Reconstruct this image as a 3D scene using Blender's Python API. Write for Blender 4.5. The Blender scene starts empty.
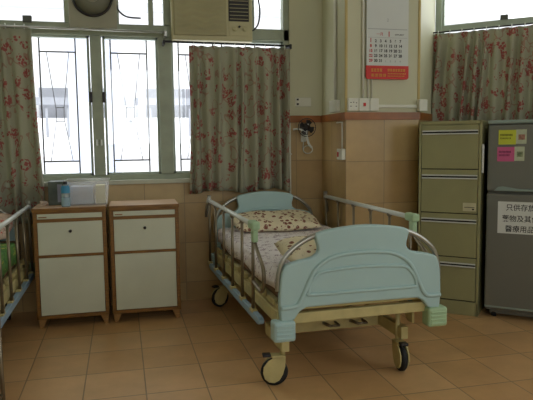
import bpy, bmesh, math, random
from math import radians as R, sin, cos, pi
from mathutils import Vector, Matrix
random.seed(7)
SC = bpy.context.scene
COL = SC.collection

# ------------------------------------------------------------ camera, sky, light, exposure
cd = bpy.data.cameras.new('camera'); cam = bpy.data.objects.new('camera', cd); COL.objects.link(cam)
cd.sensor_width = 36; cd.lens = 593.165 * 36 / 533; cd.clip_start = .05; cd.clip_end = 200
rt = Vector((0.97122, -0.23788, -0.01159)).normalized()
fw = Vector((0.23570, 0.96700, -0.09671)).normalized()
up = rt.cross(fw).normalized(); rt = fw.cross(up).normalized()
M = Matrix((rt, up, -fw)).transposed().to_4x4(); M.translation = Vector((0, 0, 1.2))
cam.matrix_world = M
SC.camera = cam

SC.view_settings.view_transform = 'Standard'; SC.view_settings.look = 'None'
SC.view_settings.gamma = 1; SC.view_settings.use_curve_mapping = False
SC.view_settings.exposure = 0.0
W = bpy.data.worlds.new('overcast_sky'); SC.world = W; W.use_nodes = True
bg = W.node_tree.nodes['Background']; bg.inputs[0].default_value = (.93, .97, 1, 1); bg.inputs[1].default_value = 4.1
SC.cycles.use_denoising = True
SC.cycles.max_bounces = 8; SC.cycles.diffuse_bounces = 5; SC.cycles.transparent_max_bounces = 12
SC.cycles.sample_clamp_indirect = 4; SC.cycles.caustics_reflective = False; SC.cycles.caustics_refractive = False

def area(name, loc, target, sx, sy, power, color, portal=False):
    ld = bpy.data.lights.new(name, 'AREA'); ld.shape = 'RECTANGLE'; ld.size = sx; ld.size_y = sy
    ld.energy = power; ld.color = color
    o = bpy.data.objects.new(name, ld); COL.objects.link(o); o.location = loc
    o.rotation_euler = (Vector(target) - Vector(loc)).to_track_quat('-Z', 'Y').to_euler()
    if portal: ld.cycles.is_portal = True
    return o
area('window_daylight', (-.1, 4.75, 1.8), (-.1, 3, 1.8), 3.2, 1.8, 1, (1, 1, 1), True)
area('window_daylight', (3.7, 3.9, 1.8), (3.0, 3.1, 1.8), 2.0, 1.8, 1, (1, 1, 1), True)
area('window_daylight', (4.2, -.2, 1.9), (0, -.2, 1.9), 2.9, 1.5, 1, (1, 1, 1), True)
area('window_daylight', (.8, -2.7, 1.9), (.8, 0, 1.9), 2.8, 1.5, 1, (1, 1, 1), True)

# ------------------------------------------------------------ materials
def lin(c):
    return tuple((x/12.92 if x <= .04045 else ((x+.055)/1.055)**2.4) for x in [v/255 for v in c])
MATS = {}
def N(nt, t, **kw):
    n = nt.nodes.new(t)
    for k, v in kw.items():
        if hasattr(n, k): setattr(n, k, v)
        else: n.inputs[k].default_value = v
    return n
def mat(name, rgb, rough=.6, metal=0, var=.12, scale=6, bump=0, bscale=60, spec=.4):
    if name in MATS: return MATS[name]
    m = bpy.data.materials.new(name); m.use_nodes = True; nt = m.node_tree
    b = nt.nodes['Principled BSDF']; b.inputs['Roughness'].default_value = rough; b.inputs['Metallic'].default_value = metal
    b.inputs['Specular IOR Level'].default_value = spec
    c = lin(rgb); tc = N(nt, 'ShaderNodeTexCoord')
    no = N(nt, 'ShaderNodeTexNoise'); no.inputs['Scale'].default_value = scale; no.inputs['Detail'].default_value = 5
    nt.links.new(tc.outputs['Object'], no.inputs['Vector'])
    cr = N(nt, 'ShaderNodeValToRGB'); e = cr.color_ramp.elements
    e[0].position = .3; e[1].position = .7
    e[0].color = tuple(max(0, x*(1-var)) for x in c)+(1,); e[1].color = tuple(min(1, x*(1+var)) for x in c)+(1,)
    nt.links.new(no.outputs['Fac'], cr.inputs['Fac']); nt.links.new(cr.outputs['Color'], b.inputs['Base Color'])
    if bump:
        n2 = N(nt, 'ShaderNodeTexNoise'); n2.inputs['Scale'].default_value = bscale; nt.links.new(tc.outputs['Object'], n2.inputs['Vector'])
        bp = N(nt, 'ShaderNodeBump'); bp.inputs['Strength'].default_value = bump; bp.inputs['Distance'].default_value = .01
        nt.links.new(n2.outputs['Fac'], bp.inputs['Height']); nt.links.new(bp.outputs['Normal'], b.inputs['Normal'])
    MATS[name] = m; return m
def mathn(nt, op, a, b=None, c=None):
    n = nt.nodes.new('ShaderNodeMath'); n.operation = op
    for i, v in enumerate((a, b, c)):
        if v is None: continue
        if isinstance(v, (int, float)): n.inputs[i].default_value = v
        else: nt.links.new(v, n.inputs[i])
    return n.outputs[0]
def mixc(nt, f, a, b):
    n = nt.nodes.new('ShaderNodeMix'); n.data_type = 'RGBA'
    for idx, v in ((0, f), (6, a), (7, b)):
        if isinstance(v, (int, float)): n.inputs[idx].default_value = v
        elif isinstance(v, tuple): n.inputs[idx].default_value = v if len(v) == 4 else v+(1,)
        else: nt.links.new(v, n.inputs[idx])
    return n.outputs[2]
def tile_mat(name, c1, c2, mortar, w, h, ox, oy, axes='xy', rough=.4, msize=.012, mott=.35, nscale=3.0):
    m = bpy.data.materials.new(name); m.use_nodes = True; nt = m.node_tree; b = nt.nodes['Principled BSDF']
    tc = N(nt, 'ShaderNodeTexCoord'); sp = N(nt, 'ShaderNodeSeparateXYZ'); nt.links.new(tc.outputs['Object'], sp.inputs[0])
    o = {'x': 0, 'y': 1, 'z': 2}
    if axes == 'wz':     # x+y along the wall whichever way it faces
        a0 = mathn(nt, 'ADD', sp.outputs[0], sp.outputs[1])
    else: a0 = sp.outputs[o[axes[0]]]
    a = mathn(nt, 'DIVIDE', mathn(nt, 'SUBTRACT', a0, ox), w)
    c = mathn(nt, 'DIVIDE', mathn(nt, 'SUBTRACT', sp.outputs[o[axes[1]]], oy), h)
    cb = N(nt, 'ShaderNodeCombineXYZ'); nt.links.new(a, cb.inputs[0]); nt.links.new(c, cb.inputs[1])
    br = N(nt, 'ShaderNodeTexBrick'); br.offset = 0; br.squash = 1
    br.inputs['Scale'].default_value = 1; br.inputs['Brick Width'].default_value = 1; br.inputs['Row Height'].default_value = 1
    br.inputs['Mortar Size'].default_value = msize; br.inputs['Mortar Smooth'].default_value = .3
    br.inputs['Color1'].default_value = lin(c1)+(1,); br.inputs['Color2'].default_value = lin(c2)+(1,); br.inputs['Mortar'].default_value = lin(mortar)+(1,)
    nt.links.new(cb.outputs[0], br.inputs['Vector'])
    no = N(nt, 'ShaderNodeTexNoise'); no.inputs['Scale'].default_value = nscale; no.inputs['Detail'].default_value = 6; no.inputs['Roughness'].default_value = .6
    nt.links.new(tc.outputs['Object'], no.inputs['Vector'])
    k = mathn(nt, 'ADD', mathn(nt, 'MULTIPLY', mathn(nt, 'SUBTRACT', no.outputs['Fac'], .5), mott*2), 1.0)
    mx = nt.nodes.new('ShaderNodeVectorMath'); mx.operation = 'SCALE'; nt.links.new(br.outputs['Color'], mx.inputs[0]); nt.links.new(k, mx.inputs['Scale'])
    nt.links.new(mx.outputs[0], b.inputs['Base Color'])
    b.inputs['Roughness'].default_value = rough
    bp = N(nt, 'ShaderNodeBump'); bp.invert = True; bp.inputs['Strength'].default_value = .4; bp.inputs['Distance'].default_value = .003
    nt.links.new(br.outputs['Fac'], bp.inputs['Height']); nt.links.new(bp.outputs['Normal'], b.inputs['Normal'])
    return m
def fabric_mat(name, base, flower, branch, fs, fr, trans=.35, bs=9, bw=.018, small=None):
    m = bpy.data.materials.new(name); m.use_nodes = True; nt = m.node_tree
    b = nt.nodes['Principled BSDF']; b.inputs['Roughness'].default_value = .9; b.inputs['Specular IOR Level'].default_value = .1
    tc = N(nt, 'ShaderNodeTexCoord')
    n1 = N(nt, 'ShaderNodeTexNoise'); n1.inputs['Scale'].default_value = 22; n1.inputs['Detail'].default_value = 2
    nt.links.new(tc.outputs['Object'], n1.inputs['Vector'])
    ad = nt.nodes.new('ShaderNodeVectorMath'); ad.operation = 'MULTIPLY_ADD'
    nt.links.new(n1.outputs['Color'], ad.inputs[0]); ad.inputs[1].default_value = (.06*9/fs,)*3; nt.links.new(tc.outputs['Object'], ad.inputs[2])
    vo = N(nt, 'ShaderNodeTexVoronoi'); vo.inputs['Scale'].default_value = fs; nt.links.new(ad.outputs[0], vo.inputs['Vector'])
    f = mathn(nt, 'LESS_THAN', vo.outputs['Distance'], fr)
    v2 = N(nt, 'ShaderNodeTexVoronoi'); v2.inputs['Scale'].default_value = fs*5.5; nt.links.new(tc.outputs['Object'], v2.inputs['Vector'])
    petal = mathn(nt, 'LESS_THAN', v2.outputs['Distance'], small or .5)
    f = mathn(nt, 'MULTIPLY', f, petal)
    n3 = N(nt, 'ShaderNodeTexNoise'); n3.inputs['Scale'].default_value = bs; n3.inputs['Detail'].default_value = 1.5
    nt.links.new(tc.outputs['Object'], n3.inputs['Vector'])
    br = mathn(nt, 'LESS_THAN', mathn(nt, 'ABSOLUTE', mathn(nt, 'SUBTRACT', n3.outputs['Fac'], .5)), bw)
    n4 = N(nt, 'ShaderNodeTexNoise'); n4.inputs['Scale'].default_value = bs*.7; nt.links.new(tc.outputs['Object'], n4.inputs['Vector'])
    br = mathn(nt, 'MULTIPLY', br, mathn(nt, 'GREATER_THAN', n4.outputs['Fac'], .48))
    c = mixc(nt, mathn(nt, 'MULTIPLY', br, .55), lin(base), lin(branch))
    c = mixc(nt, mathn(nt, 'MULTIPLY', f, .9), c, lin(flower))
    nt.links.new(c, b.inputs['Base Color'])
    if trans:
        tr = N(nt, 'ShaderNodeBsdfTranslucent'); nt.links.new(c, tr.inputs['Color'])
        ms = N(nt, 'ShaderNodeMixShader'); ms.inputs[0].default_value = trans
        nt.links.new(b.outputs[0], ms.inputs[1]); nt.links.new(tr.outputs[0], ms.inputs[2])
        nt.links.new(ms.outputs[0], nt.nodes['Material Output'].inputs['Surface'])
    return m
def glass_mat(name, tint=(1, 1, 1), gloss=.06, rough=.02, dif=0, difc=(1, 1, 1)):
    m = bpy.data.materials.new(name); m.use_nodes = True; nt = m.node_tree; nt.nodes.remove(nt.nodes['Principled BSDF'])
    t = N(nt, 'ShaderNodeBsdfTransparent'); t.inputs[0].default_value = tint+(1,)
    g = N(nt, 'ShaderNodeBsdfGlossy'); g.inputs['Roughness'].default_value = rough
    ms = N(nt, 'ShaderNodeMixShader'); ms.inputs[0].default_value = gloss
    nt.links.new(t.outputs[0], ms.inputs[1]); nt.links.new(g.outputs[0], ms.inputs[2]); out = ms.outputs[0]
    if dif:
        d = N(nt, 'ShaderNodeBsdfPrincipled'); d.inputs['Base Color'].default_value = difc+(1,); d.inputs['Roughness'].default_value = .3
        m2 = N(nt, 'ShaderNodeMixShader'); m2.inputs[0].default_value = dif
        nt.links.new(out, m2.inputs[1]); nt.links.new(d.outputs[0], m2.inputs[2]); out = m2.outputs[0]
    nt.links.new(out, nt.nodes['Material Output'].inputs['Surface'])
    return m
def wood_mat(name, c1, c2, rough=.45, sc=(3, 3, 30)):
    m = bpy.data.materials.new(name); m.use_nodes = True; nt = m.node_tree; b = nt.nodes['Principled BSDF']
    tc = N(nt, 'ShaderNodeTexCoord'); mp = N(nt, 'ShaderNodeMapping'); mp.inputs['Scale'].default_value = sc
    nt.links.new(tc.outputs['Object'], mp.inputs[0])
    no = N(nt, 'ShaderNodeTexNoise'); no.inputs['Scale'].default_value = 3; no.inputs['Detail'].default_value = 6
    nt.links.new(mp.outputs[0], no.inputs['Vector'])
    cr = N(nt, 'ShaderNodeValToRGB'); e = cr.color_ramp.elements; e[0].position = .35; e[1].position = .65
    e[0].color = lin(c1)+(1,); e[1].color = lin(c2)+(1,)
    nt.links.new(no.outputs['Fac'], cr.inputs[0]); nt.links.new(cr.outputs[0], b.inputs['Base Color']); b.inputs['Roughness'].default_value = rough
    return m

floor_tile = tile_mat('terracotta_floor_tile', (206, 166, 118), (190, 148, 100), (140, 116, 84), .295, .33, -.215, 2.485, 'xy', .30, .012, .3, 4)
wall_tile = tile_mat('beige_wall_tile', (186, 160, 112), (172, 142, 94), (140, 120, 86), .295, .305, 5.83, 1.36, 'wz', .38, .009, .3, 4)
wall_paint = mat('cream_wall_paint', (198, 197, 168), .55, var=.05, scale=1.5)
ceil_paint = mat('white_ceiling_paint', (205, 205, 190), .8, var=.03)
cap_mat = mat('brown_cap_tile', (150, 92, 40), .35, var=.2, scale=12)
corner_mat = mat('ochre_corner_bead', (188, 168, 108), .5, var=.08)
win_green = mat('grey_green_window_paint', (150, 158, 138), .45, var=.1, scale=9)
win_pale = mat('pale_green_window_paint', (160, 172, 158), .45, var=.08, scale=9)
sill_mat = mat('pale_sill_paint', (176, 178, 160), .5, var=.08)
dark_metal = mat('dark_painted_steel', (52, 50, 52), .5, .3)
black_rub = mat('black_rubber', (26, 26, 26), .7)
latch_grey = mat('grey_green_latch', (84, 88, 80), .5)
steel = mat('brushed_steel', (168, 168, 160), .3, .85, var=.06)
white_metal = mat('white_enamel_metal', (208, 212, 205), .35, .1, var=.04)
post_mat = mat('tarnished_steel', (128, 118, 98), .35, .7, var=.15)
cream_steel = mat('cream_enamel_steel', (186, 174, 122), .45, var=.12, scale=14)
turq = mat('pale_turquoise_plastic', (166, 194, 194), .38, var=.04, scale=3)
turq_dk = mat('deeper_turquoise_plastic', (118, 156, 150), .4, var=.04)
mint = mat('mint_green_plastic', (160, 188, 150), .4, var=.05)
blue_bar = mat('blue_enamel_steel', (134, 162, 184), .4, var=.08)
curtain_mat = fabric_mat('floral_curtain_cloth', (174, 173, 152), (164, 84, 82), (158, 104, 94), 10, .40, .34, 10, .022, .56)
sheet_mat = fabric_mat('printed_sheet_cloth', (232, 226, 226), (146, 120, 134), (136, 116, 130), 20, .36, 0, 26, .01)
pillow_mat = fabric_mat('spotted_pillow_cloth', (226, 214, 184), (116, 40, 34), (96, 74, 50), 27, .36, 0, 26, .004, .75)
pink_pillow = fabric_mat('rosy_pillow_cloth', (200, 176, 160), (190, 84, 74), (126, 96, 84), 20, .4, 0, 20, .02)
green_blanket = fabric_mat('green_blanket_cloth', (96, 138, 76), (190, 186, 92), (52, 96, 62), 14, .38, 0, 12, .03)
mattress_mat = mat('brown_mattress_cover', (124, 96, 72), .85, var=.15)
wood = wood_mat('brown_edge_wood', (108, 70, 18), (138, 96, 30))
wood_top = wood_mat('pinkish_worn_wood', (168, 136, 104), (206, 176, 146), .35, (2, 20, 4))
wood_leg = wood_mat('pale_leg_wood', (136, 96, 48), (166, 124, 68))
white_lam = mat('greenish_white_laminate', (204, 208, 188), .4, var=.05, scale=4)
fc_mat = mat('olive_cabinet_steel', (146, 144, 104), .45, .0, var=.06, scale=5)
fc_dark = mat('dark_gap', (34, 32, 22), .7)
chrome = mat('bright_handle_strip', (206, 210, 206), .35, .15, var=.04)
fridge_mat = mat('grey_metallic_fridge', (118, 120, 114), .36, .35, var=.03, scale=2)
fridge_trim = mat('grey_teal_trim', (140, 156, 150), .35, .2, var=.03)
paper = mat('white_paper', (208, 212, 208), .8, var=.02)
ink = mat('black_ink', (22, 22, 24), .7)
red_ink = mat('red_ink', (190, 40, 36), .7)
red_card = mat('red_card', (200, 36, 18), .45, var=.05)
gold_ink = mat('gold_ink', (222, 178, 62), .5)
grey_ink = mat('pale_grey_ink', (166, 170, 170), .7)
socket_white = mat('white_socket_plastic', (214, 214, 200), .4, var=.03)
beige_ac = mat('beige_appliance_plastic', (184, 178, 138), .45, var=.05)
ac_panel = mat('tan_panel_plastic', (160, 154, 116), .5, var=.05)
dark_plastic = mat('dark_plastic', (40, 38, 36), .5)
fan_plate_m = mat('olive_grey_panel', (152, 150, 128), .5, var=.06)
fan_cowl = mat('grey_green_cowl', (110, 110, 92), .5, var=.06)
glass = glass_mat('window_glass')
clear_plastic = glass_mat('clear_plastic', (.95, .97, .98), .06, .15, .2, (.95, .95, .97))
bottle_plastic = glass_mat('clear_bottle_plastic', (.86, .94, .97), .12, .05, .3, (.6, .75, .8))
water_blue = mat('blue_bottle_label', (60, 140, 180), .4)
ext_white = mat('white_facade_paint', (200, 200, 202), .8, var=.02)
ext_grey = mat('grey_facade_recess', (128, 130, 136), .8, var=.05)
ext_pink = mat('pinkish_facade_wall', (150, 122, 128), .8, var=.05)
ext_blue = mat('pale_blue_facade_pier', (172, 177, 190), .8, var=.02)

# ------------------------------------------------------------ mesh helpers
def smooth_bm(bm):
    for f in bm.faces: f.smooth = True
def merge(bm, tmp, T=None):
    if T: bmesh.ops.transform(tmp, matrix=T, verts=tmp.verts)
    me = bpy.data.meshes.new('t'); tmp.to_mesh(me); bm.from_mesh(me); bpy.data.meshes.remove(me); tmp.free()
def box(bm, x0, x1, y0, y1, z0, z1, bev=0, T=None, seg=2):
    t = bmesh.new(); bmesh.ops.create_cube(t, size=1)
    bmesh.ops.scale(t, vec=(abs(x1-x0), abs(y1-y0), abs(z1-z0)), verts=t.verts)
    bmesh.ops.translate(t, vec=((x0+x1)/2, (y0+y1)/2, (z0+z1)/2), verts=t.verts)
    if bev: bmesh.ops.bevel(t, geom=t.edges[:], offset=bev, segments=seg, affect='EDGES', profile=.5)
    merge(bm, t, T)
def catmull(pts, n=6):
    P = [Vector(p) for p in pts]
    if len(P) < 3: return P
    out = []
    for i in range(len(P)-1):
        a = P[max(i-1, 0)]; b = P[i]; c = P[i+1]; d = P[min(i+2, len(P)-1)]
        for k in range(n):
            t = k/n
            out.append(.5*((2*b)+(c-a)*t+(2*a-5*b+4*c-d)*t*t+(3*b-a-3*c+d)*t**3))
    out.append(P[-1]); return out
def tube(bm, pts, r, seg=10, smooth=False, closed=False, rr=None):
    P = catmull(pts) if smooth else [Vector(p) for p in pts]
    if closed: P = P[:-1] if (P[0]-P[-1]).length < 1e-6 else P
    t = bmesh.new(); rings = []; n = len(P); nrm = None
    for i in range(n):
        if closed: d = (P[(i+1) % n]-P[i-1]).normalized()
        elif i == 0: d = (P[1]-P[0]).normalized()
        elif i == n-1: d = (P[-1]-P[-2]).normalized()
        else: d = ((P[i+1]-P[i]).normalized()+(P[i]-P[i-1]).normalized()).normalized()
        if nrm is None:
            nrm = d.cross(Vector((0, 0, 1)))
            if nrm.length < .1: nrm = d.cross(Vector((1, 0, 0)))
        nrm = (nrm - d*nrm.dot(d)).normalized(); b = d.cross(nrm)
        ri = rr[i] if rr else r
        rings.append([t.verts.new(P[i]+(nrm*cos(2*pi*k/seg)+b*sin(2*pi*k/seg))*ri) for k in range(seg)])
    for i in range(n if closed else n-1):
        a, c = rings[i], rings[(i+1) % n]
        for k in range(seg): t.faces.new((a[k], a[(k+1) % seg], c[(k+1) % seg], c[k])).smooth = True
    if not closed:
        t.faces.new(rings[0][::-1]); t.faces.new(rings[-1])
    merge(bm, t)
def lathe(bm, prof, seg=24, T=None, cap=True):
    t = bmesh.new(); rings = []
    for r, z in prof: rings.append([t.verts.new((max(r, 1e-4)*cos(2*pi*k/seg), max(r, 1e-4)*sin(2*pi*k/seg), z)) for k in range(seg)])
    for i in range(len(rings)-1):
        for k in range(seg): t.faces.new((rings[i][k], rings[i][(k+1) % seg], rings[i+1][(k+1) % seg], rings[i+1][k])).smooth = True
    if cap: t.faces.new(rings[0][::-1]); t.faces.new(rings[-1])
    merge(bm, t, T)
def prism(bm, poly, d0, d1, axis='y', bev=0, T=None):
    t = bmesh.new()
    def pt(a, b, d): return {'y': (a, d, b), 'z': (a, b, d), 'x': (d, a, b)}[axis]
    A = [t.verts.new(pt(a, b, d0)) for a, b in poly]; B = [t.verts.new(pt(a, b, d1)) for a, b in poly]
    t.faces.new(A); t.faces.new(B[::-1]); n = len(poly)
    for i in range(n): t.faces.new((A[i], B[i], B[(i+1) % n], A[(i+1) % n]))
    bmesh.ops.recalc_face_normals(t, faces=t.faces)
    if bev:
        caps = [e for e in t.edges if len({round(v.co['xyz'.index(axis)], 5) for v in e.verts}) == 1]
        bmesh.ops.bevel(t, geom=caps, offset=bev, segments=3, affect='EDGES', profile=.5)
    merge(bm, t, T)
def B(): return bmesh.new()
def obj(name, bm, m, parent=None, smooth=False, autosmooth=True):
    me = bpy.data.meshes.new(name)
    bmesh.ops.recalc_face_normals(bm, faces=bm.faces)
    if smooth: smooth_bm(bm)
    bm.to_mesh(me); bm.free(); me.materials.append(m)
    o = bpy.data.objects.new(name, me); COL.objects.link(o)
    if parent: o.parent = parent
    return o
def thing(name, label, cat, loc=(0, 0, 0), rz=0, group=None):
    o = bpy.data.objects.new(name, None); COL.objects.link(o); o.empty_display_size = .1
    o.location = loc; o.rotation_euler = (0, 0, rz); o['label'] = label; o['category'] = cat
    if group: o['group'] = group
    return o
def tag(o, label, cat, group=None):
    o['label'] = label; o['category'] = cat
    if group: o['group'] = group
    return o
def struct(name, bm, m):
    o = obj(name, bm, m); o['kind'] = 'structure'; return o
def copy_tree(o, parent=None):
    c = o.copy(); COL.objects.link(c)
    if parent: c.parent = parent
    for ch in o.children: copy_tree(ch, c)
    return c
def text(name, body, size, m, parent, loc, rot, sx=1, bold=0, align='LEFT'):
    cu = bpy.data.curves.new('t', 'FONT'); cu.body = body; cu.size = size; cu.extrude = .0004; cu.offset = bold; cu.align_x = align
    to = bpy.data.objects.new('t', cu); COL.objects.link(to)
    dg = bpy.context.evaluated_depsgraph_get(); me = bpy.data.meshes.new_from_object(to.evaluated_get(dg))
    bpy.data.objects.remove(to); bpy.data.curves.remove(cu)
    me.materials.clear(); me.materials.append(m); me.name = name
    o = bpy.data.objects.new(name, me); COL.objects.link(o); o.location = loc; o.rotation_euler = rot; o.scale = (sx, 1, 1)
    if parent: o.parent = parent
    return o

# ------------------------------------------------------------ the room
H = 2.9
U = Vector((cos(R(-42.4)), sin(R(-42.4)), 0)); V = Vector((-U.y, U.x, 0))     # along / into the angled wall
CB = Vector((2.44, 4.33, 0)); RB = R(-42.4)
def wb(s, n, z=0): return CB + U*s + V*n + Vector((0, 0, z))
E1 = wb(2.15, 0)
b = B(); prism(b, [(-2.4, -2.6), (E1.x+.1, -2.6), (E1.x+.1, E1.y), (2.9, 4.9), (-2.4, 4.9)], -.12, 0, 'z'); struct('floor', b, floor_tile)
b = B(); prism(b, [(-2.4, -2.6), (E1.x+.1, -2.6), (E1.x+.1, E1.y), (2.9, 4.9), (-2.4, 4.9)], H, H+.12, 'z'); struct('ceiling', b, ceil_paint)
# wall with the window: tiled below
YA = 4.49
b = B(); box(b, -2.4, 1.29, YA, YA+.2, 0, .915); box(b, 1.29, 1.56, YA, YA+.2, 0, 1.36); struct('wall_back', b, wall_tile)
b = B(); box(b, 1.29, 1.56, YA, YA+.2, 1.36, H); box(b, -2.4, 1.29, YA, YA+.2, 2.78, H); struct('wall_back', b, wall_paint)
pil = [(1.555, 3.98), (2.12, 3.98), (2.44, 4.33), (2.6, 4.85), (1.555, 4.85)]
b = B(); prism(b, pil, 0, 1.36, 'z'); struct('wall_right', b, wall_tile)
b = B(); prism(b, pil, 1.36, H, 'z'); struct('wall_right', b, wall_paint)
# brown cap course
b = B()
prism(b, [(1.29, YA-.014), (1.541, YA-.014), (1.541, 3.966), (2.126, 3.966), (2.45, 4.32), (2.44, 4.34), (2.12, 3.985), (1.56, 3.985), (1.56, YA+.01), (1.29, YA+.01)], 1.352, 1.405, 'z')
struct('trim_1', b, cap_mat)
b = B(); box(b, 1.548, 1.566, 3.973, 3.99, 1.405, H, .004); struct('trim_2', b, corner_mat)
b = B(); box(b, 2.108, 2.127, 3.973, 3.99, 1.405, H, .004); struct('trim_3', b, corner_mat)
# angled wall (local frame, x along the wall, y into it)
def wbox(b, s0, s1, n0, n1, z0, z1, bev=0): box(b, s0, s1, n0, n1, z0, z1, bev)
def place_b(o): o.location = CB; o.rotation_euler = (0, 0, RB); return o
b = B(); box(b, -.05, 2.2, 0, .2, 0, 1.36); place_b(struct('wall_angled', b, wall_tile))
b = B(); box(b, -.05, 2.2, 0, .2, 2.78, H); box(b, 2.0, 2.2, 0, .2, 1.36, 2.78); place_b(struct('wall_angled', b, wall_paint))
# side, far side and rear walls with their window openings
b = B(); box(b, -2.6, -2.4, -2.6, 4.9, 0, H); struct('wall_left', b, wall_paint)
x = E1.x
b = B(); box(b, x, x+.2, -2.6, E1.y, 0, 1.15); box(b, x, x+.2, -2.6, E1.y, 2.65, H); box(b, x, x+.2, -2.6, -1.65, 1.15, 2.65); box(b, x, x+.2, 1.25, E1.y, 1.15, 2.65)
struct('wall_side', b, wall_paint)
b = B(); box(b, -2.4, x, -2.8, -2.6, 0, 1.15); box(b, -2.4, x, -2.8, -2.6, 2.65, H); box(b, -2.4, -.6, -2.8, -2.6, 1.15, 2.65); box(b, 2.2, x, -2.8, -2.6, 1.15, 2.65)
struct('wall_front', b, wall_paint)
for k, (x0, x1, y0, y1) in enumerate([(x+.08, x+.12, -1.65, 1.25), (-.6, 2.2, -2.72, -2.68)]):
    b = B()
    if k == 0:
        for yy in (-1.65, -.7, .25, 1.2): box(b, x0, x1, yy, yy+.05, 1.15, 2.65)
        box(b, x0, x1, y0, y1, 1.15, 1.2); box(b, x0, x1, y0, y1, 2.6, 2.65)
    else:
        for xx in (-.6, .3, 1.2, 2.15): box(b, xx, xx+.05, y0, y1, 1.15, 2.65)
        box(b, x0, x1, y0, y1, 1.15, 1.2); box(b, x0, x1, y0, y1, 2.6, 2.65)
    struct('window_%d' % (k+3), b, win_green)

# ------------------------------------------------------------ window 1 (left)
YW = 4.53
b = B()
# outer frame + mullions
box(b, -2.38, 1.29, YW-.02, YW+.05, .935, .975, .004)
box(b, -2.38, 1.29, YW-.03, YW+.05, 1.975, 2.062, .004)            # transom
box(b, -2.38, 1.29, YW-.02, YW+.05, 2.72, 2.78)
box(b, 1.245, 1.29, YW-.03, YW+.05, .975, 2.75, .004)
box(b, -.190, -.112, YW-.035, YW+.04, .975, 1.975, .005)
box(b, .289, .385, YW-.035, YW+.04, .975, 1.975, .005)
box(b, .337, .400, YW-.035, YW+.04, 2.062, 2.75, .005)
box(b, -.357, -.316, YW-.025, YW+.04, 2.062, 2.75, .004)
box(b, -1.02, -.94, YW-.035, YW+.04, .975, 1.975, .005)
box(b, -1.45, -1.38, YW-.03, YW+.04, 2.062, 2.75, .005)
box(b, -1.80, -1.72, YW-.035, YW+.04, .975, 1.975, .005)
box(b, .228, .264, YW-.025, YW+.03, 2.062, 2.75, .004)
box(b, -.02, .02, YW-.025, YW+.03, 2.062, 2.75, .004)
box(b, .98, 1.02, YW-.025, YW+.03, 2.062, 2.75, .004)
struct('window_1', b, win_green)
win1 = bpy.data.objects['window_1']
# casement sashes
for (x0, x1) in ((-.94, -.197), (-.104, .289), (.385, 1.245), (-1.72, -1.02)):
    b = B(); s = .016
    box(b, x0, x0+s, YW-.01, YW+.03, .975, 1.975); box(b, x1-s, x1, YW-.01, YW+.03, .975, 1.975)
    box(b, x0, x1, YW-.01, YW+.03, .975, .975+s); box(b, x0, x1, YW-.01, YW+.03, 1.975-s, 1.975)
    f = obj('sash', b, win_pale, win1)
    b = B(); box(b, x0+s, x1-s, YW+.008, YW+.012, .975+s, 1.975-s); obj('pane', b, glass, f)
for (x0, x1) in ((-.316, -.02), (.02, .228), (.264, .337), (.40, .98), (1.02, 1.245), (-1.38, -.357), (-2.38, -1.45)):
    b = B(); box(b, x0, x1, YW+.008, YW+.012, 2.062, 2.72); obj('pane', b, glass, win1)
b = B(); box(b, -2.38, 1.27, YA-.035, YW-.02, .905, .937, .004); obj('window_sill', b, sill_mat, win1)
# latches and hinges on the mullions
for x0, z0 in ((-.205, 1.50), (-.115, 1.50)):
    b = B(); box(b, x0, x0+.02, YW-.05, YW-.03, z0, z0+.075, .003); obj('hinge', b, dark_metal, win1)
for x0 in (-.17, -.14):
    b = B(); box(b, x0, x0+.012, YW-.055, YW-.03, 1.19, 1.235, .003); obj('latch', b, white_metal, win1)
b = B(); box(b, -.63, -.57, YW-.05, YW-.025, 2.05, 2.095, .004); obj('latch', b, latch_grey, win1)
# steel grilles outside each casement
def grille(x0, x1, cx):
    b = B(); yg = YW+.07; r = .0058
    tube(b, [(x0, yg, .97), (x0, yg, 1.98)], r, 6); tube(b, [(x1, yg, .97), (x1, yg, 1.98)], r, 6)
    tube(b, [(x0, yg, 1.868), (x1, yg, 1.868)], r, 6); tube(b, [(x0, yg, 1.078), (x1, yg, 1.078)], r, 6)
    w = (x1-x0)/2
    for s in (-1, 1): tube(b, [(cx+s*w*.62, yg, 1.868), (cx+s*w*.22, yg, 1.46), (cx+s*w*.22, yg, 1.38), (cx+s*w*.62, yg, 1.078)], .0026, 5)
    tube(b, [(cx-w*.22, yg, 1.47), (cx+w*.22, yg, 1.47)], .003, 5); tube(b, [(cx-w*.22, yg, 1.37), (cx+w*.22, yg, 1.37)], .003, 5)
    obj('grille', b, dark_metal, win1)
grille(-.545, -.297, -.42); grille(-.05, .211, .08); grille(.447, .71, .58); grille(.78, 1.04, .91); grille(-1.55, -1.25, -1.4); grille(-.87, -.62, -.74)

# window 2 (in the angled wall)
b = B()
box(b, -.005, 2.0, .03, .1, 2.055, 2.10, .004); box(b, -.005, 2.0, .03, .1, 1.36, 1.40, .004); box(b, -.005, 2.0, .03, .1, 2.74, 2.78)
for s in (-.005, 1.0, 1.95): box(b, s, s+.05, .025, .1, 1.40, 2.75, .004)
w2 = place_b(struct('window_2', b, win_pale))
for s0, s1 in ((.045, 1.0), (1.05, 1.95)):
    for z0, z1 in ((1.40, 2.055), (2.10, 2.74)):
        b = B(); box(b, s0, s1, .06, .064, z0, z1); obj('pane', b, glass, w2)
        b = B(); box(b, s0, s0+.015, .045, .08, z0, z1); box(b, s1-.015, s1, .045, .08, z0, z1); obj('sash', b, win_pale, w2)
b = B(); box(b, .48, .535, .0, .03, 2.095, 2.13, .004); obj('latch', b, latch_grey, w2)

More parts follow.
